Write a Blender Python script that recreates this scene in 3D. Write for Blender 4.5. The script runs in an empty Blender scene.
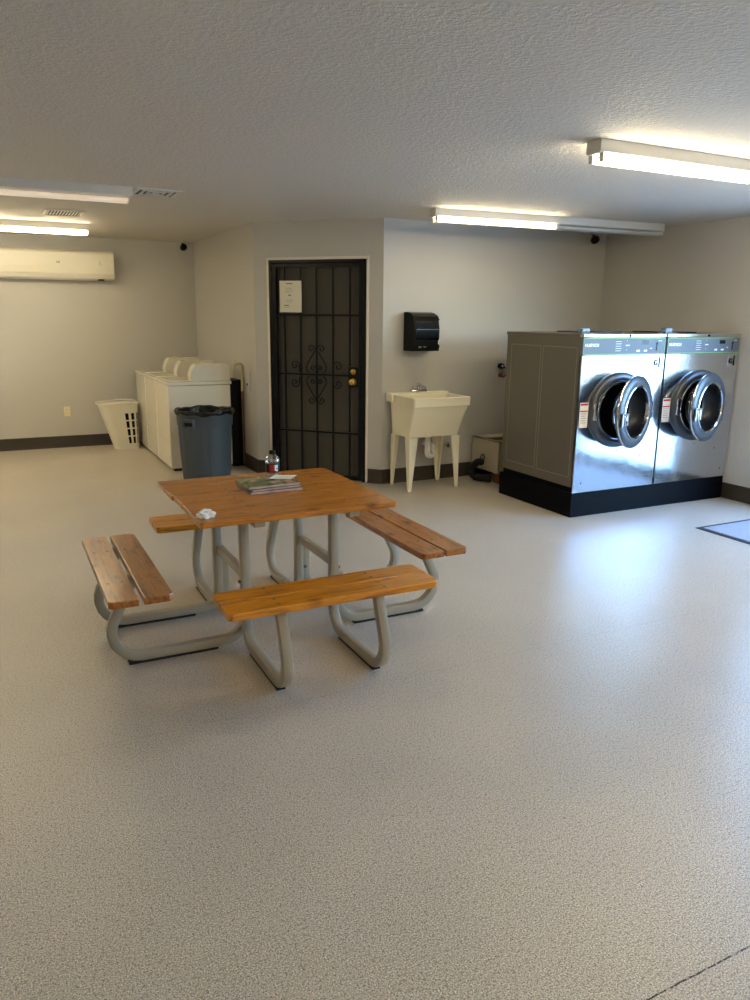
import bpy, bmesh, math, random
from mathutils import Vector, Matrix
random.seed(7)
SC = bpy.context.scene
COL = SC.collection
PI = math.pi

# ------------------------------------------------------------------ materials
def lin(c):
    return tuple((x/12.92 if x <= .04045 else ((x+.055)/1.055)**2.4) for x in c)
def srgb(r, g, b):
    return lin((r/255, g/255, b/255)) + (1,)
MATS = {}
def mat(name, color=(.5,.5,.5,1), rough=.5, metal=0, **kw):
    m = bpy.data.materials.new(name); m.use_nodes = True
    b = m.node_tree.nodes['Principled BSDF']
    b.inputs['Base Color'].default_value = color
    b.inputs['Roughness'].default_value = rough
    b.inputs['Metallic'].default_value = metal
    for k, v in kw.items():
        b.inputs[k.replace('_', ' ')].default_value = v
    MATS[name] = m
    return m
def nodes(m):
    nt = m.node_tree
    return nt, nt.nodes, nt.links, nt.nodes['Principled BSDF']
def coords(nt, scale=(1,1,1), kind='Object'):
    t = nt.nodes.new('ShaderNodeTexCoord'); mp = nt.nodes.new('ShaderNodeMapping')
    mp.inputs['Scale'].default_value = scale
    nt.links.new(t.outputs[kind], mp.inputs['Vector'])
    return mp.outputs['Vector']
def noise(nt, vec, scale, detail=2, rough=.5):
    n = nt.nodes.new('ShaderNodeTexNoise'); n.inputs['Scale'].default_value = scale
    n.inputs['Detail'].default_value = detail; n.inputs['Roughness'].default_value = rough
    nt.links.new(vec, n.inputs['Vector']); return n
def ramp(nt, fac, stops, interp='LINEAR'):
    r = nt.nodes.new('ShaderNodeValToRGB'); e = r.color_ramp.elements
    r.color_ramp.interpolation = interp
    while len(e) < len(stops): e.new(.5)
    for i, (p, c) in enumerate(stops):
        e[i].position = p; e[i].color = c
    nt.links.new(fac, r.inputs['Fac']); return r
def bump(nt, height, strength, dist, bsdf):
    b = nt.nodes.new('ShaderNodeBump'); b.inputs['Strength'].default_value = strength
    b.inputs['Distance'].default_value = dist
    nt.links.new(height, b.inputs['Height']); nt.links.new(b.outputs['Normal'], bsdf.inputs['Normal'])
    return b
def mth(nt, op, a, b=None, c=None):
    n = nt.nodes.new('ShaderNodeMath'); n.operation = op
    for i, v in enumerate((a, b, c)):
        if v is None: continue
        if isinstance(v, (int, float)): n.inputs[i].default_value = v
        else: nt.links.new(v, n.inputs[i])
    return n.outputs[0]
def mixc(nt, fac, a, b, mode='MIX'):
    n = nt.nodes.new('ShaderNodeMix'); n.data_type = 'RGBA'; n.blend_type = mode
    for k, v in (('Factor', fac), ('A', a), ('B', b)):
        s = [i for i in n.inputs if i.name == k and (k == 'Factor' and i.type == 'VALUE' or k != 'Factor' and i.type == 'RGBA')][0]
        if isinstance(v, (int, float)): s.default_value = v
        elif isinstance(v, tuple): s.default_value = v
        else: nt.links.new(v, s)
    return [o for o in n.outputs if o.type == 'RGBA'][0]

# floor : grey epoxy with broadcast flakes
m = mat('epoxy_floor', rough=.33, Specular_IOR_Level=.45); nt, N, L, B = nodes(m)
v = coords(nt)
n0 = noise(nt, v, 235, 2, .7); n1 = noise(nt, v, 100, 2, .6); n2 = noise(nt, v, 1.3, 3)
r0 = ramp(nt, n0.outputs['Fac'], [(.35, srgb(112,104,92)), (.46, srgb(187,178,163)), (.54, srgb(206,197,182)), (.65, srgb(252,245,236))])
r1 = ramp(nt, n1.outputs['Fac'], [(.33, (.62,.62,.62,1)), (.45, (.98,.98,.98,1)), (.62, (1,1,1,1)), (.72, (1.0,1.0,1.0,1))])
r2 = ramp(nt, n2.outputs['Fac'], [(.3, (.90,.90,.90,1)), (.7, (1.,1.,1.,1))])
c = mixc(nt, 1.0, r0.outputs[0], r1.outputs[0], 'MULTIPLY'); c = mixc(nt, 1.0, c, r2.outputs[0], 'MULTIPLY')
sp = N.new('ShaderNodeSeparateXYZ'); L.new(v, sp.inputs[0])
wob = noise(nt, v, 30, 3)
yy = mth(nt, 'ADD', sp.outputs['Y'], mth(nt, 'MULTIPLY', wob.outputs['Fac'], .008))
dl = mth(nt, 'ABSOLUTE', mth(nt, 'SUBTRACT', yy, 1.029))
dl2 = mth(nt, 'ABSOLUTE', mth(nt, 'SUBTRACT', yy, 2.735)); ln = mth(nt, 'MAXIMUM', mth(nt, 'LESS_THAN', dl, .0024), mth(nt, 'MULTIPLY', mth(nt, 'LESS_THAN', dl2, .0015), .25))
ln = mth(nt, 'MULTIPLY', ln, mth(nt, 'GREATER_THAN', n1.outputs['Fac'], .44))
c = mixc(nt, ln, c, srgb(50,44,38)); L.new(c, B.inputs['Base Color'])
rr = ramp(nt, n0.outputs['Fac'], [(.3, (.34,.34,.34,1)), (.7, (.21,.21,.21,1))]); L.new(rr.outputs[0], B.inputs['Roughness'])
nb = noise(nt, v, 170, 2, .6)
bump(nt, nb.outputs['Fac'], .5, .003, B)
# paints
def paint(name, color, sc=55, st=.25, dist=.004, rough=.55, thr=None):
    m = mat(name, color, rough); nt, N, L, B = nodes(m); v = coords(nt)
    n = noise(nt, v, sc, 3, .55)
    h = n.outputs['Fac']
    if thr: h = ramp(nt, h, [(thr[0], (0,0,0,1)), (thr[1], (1,1,1,1))]).outputs[0]
    bump(nt, h, st, dist, B); return m
paint('wall_paint', srgb(186,184,179), 90, .25, .003, .5)
paint('ceiling_paint', srgb(206,201,192), 58, .48, .006, .7, (.42,.62))
paint('casing_white', srgb(226,220,205), 20, .05, .001, .4)
paint('base_vinyl', srgb(58,52,45), 15, .05, .001, .45)
# wood
def wood(name, cols, off):
    m = mat(name, rough=.30); nt, N, L, B = nodes(m)
    oi = N.new('ShaderNodeTexCoord'); mp = N.new('ShaderNodeMapping'); L.new(oi.outputs['Object'], mp.inputs['Vector'])
    mp.inputs['Location'].default_value = (off, off*2.3, 0)
    at = N.new('ShaderNodeAttribute'); at.attribute_name = 'board'
    add = N.new('ShaderNodeVectorMath'); add.operation = 'ADD'
    L.new(mp.outputs[0], add.inputs[0]); L.new(at.outputs['Vector'], add.inputs[1])
    st = N.new('ShaderNodeMapping'); st.inputs['Scale'].default_value = (1.6, 18, 18); L.new(add.outputs[0], st.inputs['Vector'])
    a = noise(nt, st.outputs[0], 3.2, 5, .6)
    w = noise(nt, st.outputs[0], 1.1, 2, .5)
    vo = N.new('ShaderNodeTexVoronoi'); vo.inputs['Scale'].default_value = 1.0
    st2 = N.new('ShaderNodeMapping'); st2.inputs['Scale'].default_value = (4.5, 8, 8); L.new(add.outputs[0], st2.inputs['Vector'])
    L.new(st2.outputs[0], vo.inputs['Vector'])
    g = mth(nt, 'ADD', mth(nt, 'MULTIPLY', a.outputs['Fac'], .75), mth(nt, 'MULTIPLY', w.outputs['Fac'], .25))
    r = ramp(nt, g, [(.36, cols[0]), (.45, cols[1]), (.54, cols[2]), (.64, cols[1]), (.72, cols[0])])
    kn = ramp(nt, vo.outputs['Distance'], [(.06, (.12,.07,.04,1)), (.12, (.55,.42,.34,1)), (.22, (1,1,1,1))])
    c = mixc(nt, 1.0, r.outputs[0], kn.outputs[0], 'MULTIPLY'); L.new(c, B.inputs['Base Color'])
    tint = N.new('ShaderNodeMix')
    B.inputs['Coat Weight'].default_value = .25; B.inputs['Coat Roughness'].default_value = .16
    bump(nt, a.outputs['Fac'], .12, .002, B)
wood('pine_top', (srgb(118,64,10), srgb(174,104,20), srgb(198,126,30)), 1.3)
wood('pine_bench', (srgb(128,70,8), srgb(190,116,18), srgb(212,138,28)), 4.1)
wood('pine_worn', (srgb(98,52,14), srgb(148,86,26), srgb(172,108,40)), 7.9)
wood('wood_block', (srgb(84,48,24), srgb(120,76,40), srgb(140,92,50)), 2.2)
# metals and plastics
mat('frame_grey', srgb(160,151,134), .4, 0)
mat('black_rubber', srgb(12,12,12), .7)
m = mat('brushed_steel', srgb(208,211,216), .2, 1.0); nt, N, L, B = nodes(m)
v = coords(nt, (3, 3, 160)); n = noise(nt, v, 3, 3); v2 = coords(nt, (2.2, 1, 1.6)); n2 = noise(nt, v2, 2.2, 2)
rr = ramp(nt, n.outputs['Fac'], [(.3, (.11,.11,.11,1)), (.7, (.19,.19,.19,1))]); L.new(rr.outputs[0], B.inputs['Roughness'])
bump(nt, mth(nt, 'ADD', mth(nt, 'MULTIPLY', n2.outputs['Fac'], 1.0), mth(nt, 'MULTIPLY', n.outputs['Fac'], .002)), .16, .02, B)
mat('chrome', srgb(215,216,220), .12, 1.0)
mat('cabinet_grey', srgb(104,99,88), .36, .2)
mat('panel_grey', srgb(98,108,122), .5, 0)
mat('panel_green', srgb(128,176,98), .4)
mat('ring_grey', srgb(82,86,92), .34, .5)
mat('seam_grey', srgb(140,136,124), .4)
mat('ring_dark', srgb(22,22,24), .35, .2)
mat('black_plinth', srgb(6,8,14), .5, Specular_IOR_Level=.06)
mat('drum_steel', srgb(60,58,56), .4, .9)
mat('white_enamel', srgb(224,220,205), .13)
mat('console_white', srgb(214,209,192), .4)
mat('tub_plastic', srgb(236,230,206), .38)
mat('white_pvc', srgb(226,224,216), .35)
mat('basket_plastic', srgb(226,222,208), .4)
mat('ac_plastic', srgb(228,224,208), .35)
mat('bin_plastic', srgb(62,72,80), .5)
m = mat('bag_black', srgb(5,5,6), .22); nt, N, L, B = nodes(m); n = noise(nt, coords(nt), 28, 3); bump(nt, n.outputs['Fac'], .6, .02, B)
mat('black_gloss', srgb(6,7,8), .14)
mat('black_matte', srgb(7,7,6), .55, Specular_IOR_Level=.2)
mat('iron_black', srgb(5,5,6), .3, Specular_IOR_Level=.3)
mat('screen_panel', srgb(74,70,61), .6)
mat('brass', srgb(212,176,84), .22, 1.0)
mat('paper', srgb(228,222,200), .7)
mat('white_paper', srgb(238,236,230), .7)
mat('fixture_white', srgb(206,204,198), .4)
mat('grille_white', srgb(190,186,176), .5)
mat('dark_gap', srgb(14,13,12), .8)
mat('ivory', srgb(226,214,180), .4)
mat('red_ink', srgb(190,40,34), .5)
mat('grey_ink', srgb(120,116,108), .6)
mat('white_ink', srgb(236,240,244), .5)
mat('bin_label', srgb(60,60,62), .4)
mat('blue_clear', srgb(120,140,160), .25)
mat('box_beige', srgb(196,186,160), .55)
mat('pipe_copper', srgb(112,86,66), .5, .2)
mat('pipe_beige', srgb(206,196,150), .5)
mat('mat_border', srgb(40,44,50), .8)
m = mat('mat_carpet', srgb(104,116,134), .9); nt, N, L, B = nodes(m); n = noise(nt, coords(nt), 180, 2)
r = ramp(nt, n.outputs['Fac'], [(.35, srgb(124,130,140)), (.65, srgb(170,174,182))]); L.new(r.outputs[0], B.inputs['Base Color']); bump(nt, n.outputs['Fac'], .5, .003, B)
m = mat('cover_photo', rough=.25); nt, N, L, B = nodes(m); v = coords(nt); n = noise(nt, v, 14, 3, .6)
r = ramp(nt, n.outputs['Fac'], [(.3, srgb(52,62,30)), (.45, srgb(96,112,58)), (.53, srgb(120,128,84)), (.6, srgb(168,130,106)), (.72, srgb(212,170,140))]); L.new(r.outputs[0], B.inputs['Base Color'])
m = mat('cover_plum', rough=.3); nt, N, L, B = nodes(m); n = noise(nt, coords(nt), 22, 2)
r = ramp(nt, n.outputs['Fac'], [(.35, srgb(60,26,40)), (.5, srgb(110,52,70)), (.62, srgb(60,70,80))]); L.new(r.outputs[0], B.inputs['Base Color'])
m = mat('page_edge', rough=.7); nt, N, L, B = nodes(m); n = noise(nt, coords(nt, (6,6,260)), 3, 2)
r = ramp(nt, n.outputs['Fac'], [(.35, srgb(160,130,122)), (.6, srgb(226,204,190))]); L.new(r.outputs[0], B.inputs['Base Color'])
mat('booklet_dark', srgb(50,56,44), .4)
mat('label_black', srgb(18,16,18), .35)
mat('concrete_outside', srgb(176,172,164), .8)
def emis(name, col, st, base=(.9,.9,.88,1)):
    m = mat(name, base, .4); b = m.node_tree.nodes['Principled BSDF']
    b.inputs['Emission Color'].default_value = col; b.inputs['Emission Strength'].default_value = st
emis('tube_lit', (1,.83,.53,1), 10.5)
emis('tube_weak', (1,.70,.40,1), .10)
mat('tube_off', srgb(200,198,192), .25)
m = bpy.data.materials.new('window_glass'); m.use_nodes = True; MATS['window_glass'] = m; nt = m.node_tree; nt.nodes.clear()
o = nt.nodes.new('ShaderNodeOutputMaterial'); mx = nt.nodes.new('ShaderNodeMixShader'); t = nt.nodes.new('ShaderNodeBsdfTransparent'); g = nt.nodes.new('ShaderNodeBsdfGlossy')
f = nt.nodes.new('ShaderNodeFresnel'); f.inputs['IOR'].default_value = 1.45; g.inputs['Roughness'].default_value = .02; t.inputs['Color'].default_value = (.93,.96,.97,1)
ge = nt.nodes.new('ShaderNodeNewGeometry'); nt.links.new(mth(nt, 'MULTIPLY', f.outputs[0], mth(nt, 'SUBTRACT', 1.0, ge.outputs['Backfacing'])), mx.inputs[0]); nt.links.new(t.outputs[0], mx.inputs[1]); nt.links.new(g.outputs[0], mx.inputs[2]); nt.links.new(mx.outputs[0], o.inputs[0])
m = m.copy(); m.name = 'clear_plastic'; MATS['clear_plastic'] = m; nt = m.node_tree
mx = [n for n in nt.nodes if n.type == 'MIX_SHADER'][0]; src = mx.inputs[0].links[0].from_socket
nt.links.new(mth(nt, 'ADD', src, .22), mx.inputs[0])
[n for n in m.node_tree.nodes if n.type == 'BSDF_TRANSPARENT'][0].inputs['Color'].default_value = (.86,.85,.84,1)
[n for n in m.node_tree.nodes if n.type == 'BSDF_GLOSSY'][0].inputs['Roughness'].default_value = .08

# ------------------------------------------------------------------ mesh helpers
class MB:
    def __init__(s): s.v = []; s.f = []; s.mi = []; s.sm = []; s.bd = []
    def add(s, vs, fs, mi=0, smooth=False, bd=0.0):
        o = len(s.v); s.v += [tuple(p) for p in vs]; s.bd += [bd]*len(vs)
        for f in fs: s.f.append([i+o for i in f]); s.mi.append(mi); s.sm.append(smooth)
        return s
    def bm(s, b, mi=0, smooth=False, bd=0.0):
        b.verts.ensure_lookup_table(); b.verts.index_update()
        s.add([v.co[:] for v in b.verts], [[v.index for v in f.verts] for f in b.faces], mi, smooth, bd); b.free(); return s
    def box(s, a, b, bev=0, mi=0, seg=2, bd=0.0, smooth=False, M=None):
        x0,y0,z0 = [min(p,q) for p,q in zip(a,b)]; x1,y1,z1 = [max(p,q) for p,q in zip(a,b)]
        bb = bmesh.new(); vs = [bb.verts.new(p) for p in ((x0,y0,z0),(x1,y0,z0),(x1,y1,z0),(x0,y1,z0),(x0,y0,z1),(x1,y0,z1),(x1,y1,z1),(x0,y1,z1))]
        for f in ((3,2,1,0),(4,5,6,7),(0,1,5,4),(1,2,6,5),(2,3,7,6),(3,0,4,7)): bb.faces.new([vs[i] for i in f])
        if bev: bmesh.ops.bevel(bb, geom=bb.edges[:], offset=bev, segments=seg, affect='EDGES', profile=.5)
        if M: bmesh.ops.transform(bb, matrix=M, verts=bb.verts[:])
        return s.bm(bb, mi, smooth, bd)
    def prism(s, poly, z0, z1, axis='z', mi=0, bev=0, bd=0.0, smooth=False):
        # poly in the two remaining axes; extruded along axis
        def P(a, b, c): return {'z': (a,b,c), 'y': (a,c,b), 'x': (c,a,b)}[axis]
        bb = bmesh.new(); lo = [bb.verts.new(P(a,b,z0)) for a,b in poly]; hi = [bb.verts.new(P(a,b,z1)) for a,b in poly]
        n = len(poly); bb.faces.new(lo[::-1]); bb.faces.new(hi)
        for i in range(n): bb.faces.new((lo[i], lo[(i+1)%n], hi[(i+1)%n], hi[i]))
        bmesh.ops.recalc_face_normals(bb, faces=bb.faces[:])
        if bev: bmesh.ops.bevel(bb, geom=bb.edges[:], offset=bev, segments=2, affect='EDGES', profile=.5)
        return s.bm(bb, mi, smooth, bd)
    def lathe(s, prof, seg=32, mi=0, c=(0,0,0), M=None, caps=True, smooth=True, rf=None):
        vs = []; fs = []
        for r, z in prof:
            for k in range(seg):
                a = 2*PI*k/seg; q = rf(a, z) if rf else 1
                p = Vector((r*q*math.cos(a), r*q*math.sin(a), z))
                if M: p = M @ p
                vs.append((p.x+c[0], p.y+c[1], p.z+c[2]))
        for i in range(len(prof)-1):
            for k in range(seg): fs.append((i*seg+k, i*seg+(k+1)%seg, (i+1)*seg+(k+1)%seg, (i+1)*seg+k))
        if caps: fs.append(tuple(range(seg-1, -1, -1))); fs.append(tuple((len(prof)-1)*seg+k for k in range(seg)))
        return s.add(vs, fs, mi, smooth)
    def cyl(s, p, q, r, seg=16, mi=0, r2=None):
        p = Vector(p); q = Vector(q); d = q-p; M = d.to_track_quat('Z', 'Y').to_matrix().to_4x4()
        return s.lathe([(r,0),(r if r2 is None else r2, d.length)], seg, mi, p, M)
    def sweep(s, pts, prof, side=None, mi=0, smooth=True, closed=False):
        # sweep a 2D profile [(u,v)] along pts; 'side' = fixed side vector for planar paths
        pts = [Vector(p) for p in pts]; n = len(pts); vs = []; fs = []; k = len(prof); prev = None
        for i in range(n):
            if closed: t = (pts[(i+1)%n]-pts[i-1]).normalized()
            else: t = ((pts[min(i+1,n-1)]-pts[i]).normalized() + (pts[i]-pts[max(i-1,0)]).normalized()).normalized()
            if side is not None: a = Vector(side).normalized()
            else:
                if prev is None:
                    up = Vector((0,0,1)) if abs(t.z) < .9 else Vector((1,0,0)); a = t.cross(up).normalized()
                else: a = (prev - t*prev.dot(t)).normalized()
                prev = a
            b = t.cross(a).normalized()
            w = 1.0
            if not closed and 0 < i < n-1 and side is not None:
                cs = (pts[i+1]-pts[i]).normalized().dot(t); w = 1/max(cs, .5)
            for (u, q) in prof: vs.append(pts[i] + a*u + b*q*w)
        for i in range(n if closed else n-1):
            for j in range(k): fs.append((i*k+j, i*k+(j+1)%k, ((i+1)%n)*k+(j+1)%k, ((i+1)%n)*k+j))
        if not closed: fs.append(tuple(range(k-1,-1,-1))); fs.append(tuple((n-1)*k+j for j in range(k)))
        return s.add(vs, fs, mi, smooth)
    def tube(s, pts, r, seg=10, mi=0, side=None, closed=False):
        return s.sweep(pts, [(r*math.cos(2*PI*k/seg), r*math.sin(2*PI*k/seg)) for k in range(seg)], side, mi, True, closed)
    def build(s, name, mats, parent=None, loc=(0,0,0), rot=None):
        me = bpy.data.meshes.new(name); me.from_pydata(s.v, [], s.f)
        if not isinstance(mats, (list, tuple)): mats = [mats]
        for q in mats: me.materials.append(MATS[q])
        for p, i, k in zip(me.polygons, s.mi, s.sm): p.material_index = i; p.use_smooth = k
        if any(s.bd):
            at = me.attributes.new('board', 'FLOAT_VECTOR', 'POINT')
            for i, b in enumerate(s.bd): at.data[i].vector = (b*3.7, b*1.9, b*5.3)
        bb = bmesh.new(); bb.from_mesh(me); bmesh.ops.recalc_face_normals(bb, faces=bb.faces[:]); bb.to_mesh(me); bb.free()
        if any(s.sm):
            try: me.set_sharp_from_angle(angle=math.radians(42))
            except Exception: pass
        o = bpy.data.objects.new(name, me); COL.objects.link(o); o.location = loc
        if rot: o.rotation_euler = rot
        if parent: o.parent = parent
        return o
def rsq(w, h, r, n=3):
    out = []
    for cx, cy, a0 in ((w/2-r, h/2-r, 0), (-w/2+r, h/2-r, 90), (-w/2+r, -h/2+r, 180), (w/2-r, -h/2+r, 270)):
        for i in range(n+1):
            a = math.radians(a0+90*i/n); out.append((cx+r*math.cos(a), cy+r*math.sin(a)))
    return out
def fillet(pts, rad, n=7):
    pts = [Vector(p) for p in pts]; out = [pts[0]]
    for i in range(1, len(pts)-1):
        a = (pts[i-1]-pts[i]); b = (pts[i+1]-pts[i]); la, lb = a.length, b.length; a.normalize(); b.normalize()
        ang = a.angle(b); r = rad[i-1] if isinstance(rad, (list, tuple)) else rad
        d = min(r/math.tan(ang/2), la*.49, lb*.49); r = d*math.tan(ang/2)
        c = pts[i] + (a+b).normalized()*(r/math.sin(ang/2))
        p0 = pts[i]+a*d; p1 = pts[i]+b*d; u = p0-c; w = p1-c; th = u.angle(w)
        for k in range(n+1):
            t = k/n; out.append(c + (u*math.sin((1-t)*th) + w*math.sin(t*th))/math.sin(th))
    out.append(pts[-1]); return out
def tag(o, label, cat, group=None):
    o['label'] = label; o['category'] = cat
    if group: o['group'] = group
    return o
def empty(name, loc, label, cat, group=None, rz=0):
    o = bpy.data.objects.new(name, None); COL.objects.link(o); o.location = loc; o.rotation_euler = (0,0,rz); o.empty_display_size = .1
    return tag(o, label, cat, group)
def struct(o): o['kind'] = 'structure'; return o
def copy_tree(o, parent=None):
    c = o.copy(); COL.objects.link(c); c.parent = parent
    for ch in list(o.children): copy_tree(ch, c)
    return c
def text(name, body, size, material, parent, loc, rot, extrude=.0006):
    cu = bpy.data.curves.new(name, 'FONT'); cu.body = body; cu.size = size; cu.extrude = extrude; cu.offset = .0012; cu.align_x = 'CENTER'; cu.align_y = 'CENTER'
    t = bpy.data.objects.new(name+'_tmp', cu); COL.objects.link(t)
    bpy.context.view_layer.update()
    me = bpy.data.meshes.new_from_object(t.evaluated_get(bpy.context.evaluated_depsgraph_get()))
    bpy.data.objects.remove(t); me.materials.clear(); me.materials.append(MATS[material])
    o = bpy.data.objects.new(name, me); COL.objects.link(o); o.parent = parent; o.location = loc; o.rotation_euler = rot
    return o

# ------------------------------------------------------------------ camera
yaw, pit, rol, F, H = .4638, .2386, .0104, 756.34, 1.5837
fw = Vector((math.sin(yaw)*math.cos(pit), math.cos(yaw)*math.cos(pit), -math.sin(pit)))
r_ = Vector((math.cos(yaw), -math.sin(yaw), 0)); u_ = r_.cross(fw)
r2 = r_*math.cos(rol) + u_*math.sin(rol); u2 = -r_*math.sin(rol) + u_*math.cos(rol)
cam = bpy.data.cameras.new('camera'); co = bpy.data.objects.new('camera', cam); COL.objects.link(co)
co.matrix_world = Matrix(((r2.x,u2.x,-fw.x,0),(r2.y,u2.y,-fw.y,0),(r2.z,u2.z,-fw.z,H),(0,0,0,1)))
cam.sensor_fit = 'VERTICAL'; cam.sensor_height = 36; cam.lens = F/1000*36; cam.clip_start = .05
SC.camera = co

# ------------------------------------------------------------------ room shell
ZC = 2.44; XL, XR, YF, YA, YC = -3.2, 5.880, -2.6, 9.774, 6.399
P2 = Vector((2.344, 7.363)); P3 = Vector((3.263, 6.399))
struct(MB().box((XL-.3, YF-.3, -.1), (XR+.12, YA+.3, 0)).build('floor', 'epoxy_floor'))
struct(MB().box((XL-.3, YF-.3, ZC), (XR+.3, YA+.3, ZC+.1)).build('ceiling', 'ceiling_paint'))
def wall(name, p0, p1, openings=(), th=.12, e0=0, e1=0, material='wall_paint'):
    """inner face p0->p1, interior on the right-hand side; solid lies to the left"""
    p0 = Vector(p0); p1 = Vector(p1); u = (p1-p0).normalized(); n = Vector((-u.y, u.x)); Lw = (p1-p0).length
    mb = MB()
    def piece(s0, s1, z0, z1):
        a = p0+u*s0; b = p0+u*s1
        mb.prism([(a.x,a.y),(b.x,b.y),(b.x+n.x*th,b.y+n.y*th),(a.x+n.x*th,a.y+n.y*th)], z0, z1)
    cur = -e0
    for s0, s1, z0, z1 in sorted(openings):
        piece(cur, s0, 0, ZC)
        if z0 > 0: piece(s0, s1, 0, z0)
        if z1 < ZC: piece(s0, s1, z1, ZC)
        cur = s1
    piece(cur, Lw+e1, 0, ZC)
    return struct(mb.build(name, material))
wall('wall_back', (XL, YA), (2.344, YA), e0=.12, e1=.12)
wall('wall_alcove', (2.344, YA), P2)
wall('wall_entry', P2, P3, openings=[(.150, 1.183, 0, 2.11)])
wall('wall_sink', P3, (XR, YC), e1=.12)
DW0, DW1 = 2.55, 4.02            # glass entrance beside the washers, on the right wall
wall('wall_right', (XR, YC), (XR, YF), openings=[(YC-DW1, YC-DW0, 0, 2.15), (YC-2.35, YC-.95, .1, 2.15)], e1=.12)
wall('wall_front', (XR, YF), (XL, YF), e1=.12)
wall('wall_left', (XL, YF), (XL, YA))
# cove baseboards
def base(name, p0, p1, s0=0, s1=None):
    p0 = Vector(p0); p1 = Vector(p1); u = (p1-p0).normalized(); n = Vector((u.y, -u.x)); Lw = (p1-p0).length if s1 is None else s1
    prof = [(0,0),(.018,0),(.010,.006),(.006,.018),(.005,.132),(.003,.14),(0,.14)]
    mb = MB(); vs = []
    for s in (s0, Lw):
        for d, z in prof: q = p0+u*s+n*d; vs.append((q.x, q.y, z))
    k = len(prof); mb.add(vs, [(j,(j+1)%k,k+(j+1)%k,k+j) for j in range(k)]+[tuple(range(k-1,-1,-1)), tuple(range(k,2*k))])
    return struct(mb.build(name, 'base_vinyl'))
base('baseboard_back', (XL, YA), (2.344, YA)); base('baseboard_alcove', (2.344, YA), P2)
base('baseboard_entry_left', P2, P3, 0, .142); base('baseboard_entry_right', P2, P3, 1.19, None)
base('baseboard_sink', P3, (XR, YC)); base('baseboard_right', (XR, YC), (XR, DW1+.06)); base('baseboard_left', (XL, YF), (XL, YA))
# windows and glass door (daylight)
def glazing(name, axis, at, a0, a1, z0, z1, nx=1, door=False):
    fr = MB(); w = .05
    def bx(p0, p1, q0, q1, d=.05, mb=fr):
        if axis == 'x': mb.box((at, p0, q0), (at+d, p1, q1), .003)
        else: mb.box((p0, at-d, q0), (p1, at, q1), .003)
    bx(a0, a1, z1-w, z1); bx(a0, a1, z0, z0+(.12 if door else w)); bx(a0, a0+w, z0, z1); bx(a1-w, a1, z0, z1)
    for i in range(1, nx): q = a0+(a1-a0)*i/nx; bx(q-w/2, q+w/2, z0, z1)
    f = struct(fr.build(name, 'black_matte'))
    g = MB()
    if axis == 'x': g.box((at+.02, a0+w, z0+.05), (at+.026, a1-w, z1-w))
    else: g.box((a0+w, at-.026, z0+.05), (a1-w, at-.02, z1-w))
    g.build('pane', 'window_glass', f)
    return f
d2 = glazing('door_2', 'x', XR+.03, DW0, DW1, 0, 2.15, 1, True)
MB().cyl((XR-.03, DW0+.12, .95), (XR-.03, DW0+.12, 1.25), .012).cyl((XR-.03, DW0+.12, .97), (XR+.03, DW0+.12, .97), .01).cyl((XR-.03, DW0+.12, 1.23), (XR+.03, DW0+.12, 1.23), .01).build('door_handle', 'chrome', d2)
glazing('window_1', 'x', XR+.03, .95, 2.35, .1, 2.15, 1)
g = struct(MB().box((-60, -60, -.16), (70, 70, -.1)).build('ground', 'concrete_outside'))

# ------------------------------------------------------------------ security door on the angled wall
u = (P3-P2).normalized(); ang = math.atan2(u.y, u.x)
def DM(o): o.location = (P2.x, P2.y, 0); o.rotation_euler = (0, 0, ang); return o
# local frame: x along wall, y>0 into the wall (left of u), y<0 into the room
cs = MB()
cs.box((.140,-.008,0),(.166,.051,2.118),.003).box((1.169,-.008,0),(1.193,.051,2.118),.003).box((.140,-.008,2.092),(1.193,.051,2.118),.003)
struct(DM(cs.build('trim_1', 'casing_white')))
door = MB()                                       # sheet behind the bars: inner screen panel
door.box((.151,.052,0),(1.182,.062,2.109))
door = struct(DM(door.build('door_1', 'screen_panel')))
fr = MB()                                         # outer iron frame fixed in the casing
fr.box((.166,-.012,0),(.196,.05,2.092),.003).box((1.137,-.012,0),(1.169,.05,2.092),.003).box((.166,-.012,2.066),(1.169,.05,2.092),.003)
fr.build('door_frame', 'iron_black', door)
lf = MB()                                         # leaf frame
lf.box((.198,-.010,.012),(.240,.030,2.062),.004).box((1.095,-.010,.012),(1.135,.030,2.062),.004)
lf.box((.240,-.010,2.024),(1.095,.030,2.062),.004).box((.240,-.010,.012),(1.095,.030,.050),.004)
lf.build('leaf_frame', 'iron_black', door)
BX = [.318,.489,.656,.827,1.000]
for x in BX: MB().box((x-.008,.004,.05),(x+.008,.022,2.024),.002).build('bar', 'iron_black', door)
for z in (1.587,1.027,.470): MB().box((.240,-.004,z-.009),(1.095,.012,z+.009),.002).build('crossbar', 'iron_black', door)
def spiral(cx, cz, r0, a0, turns, sx=1, sz=1, n=26, rend=.006):
    return [(cx+sx*(r0+(rend-r0)*i/n)*math.cos(math.radians(a0)+turns*2*PI*i/n), -.006, cz+sz*(r0+(rend-r0)*i/n)*math.sin(math.radians(a0)+turns*2*PI*i/n)) for i in range(n+1)]
sc_ = MB(); cx = .658; R = .0052
def strip(pts): sc_.sweep(pts, rsq(.010, .010, .002, 1), (0,1,0))
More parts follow.
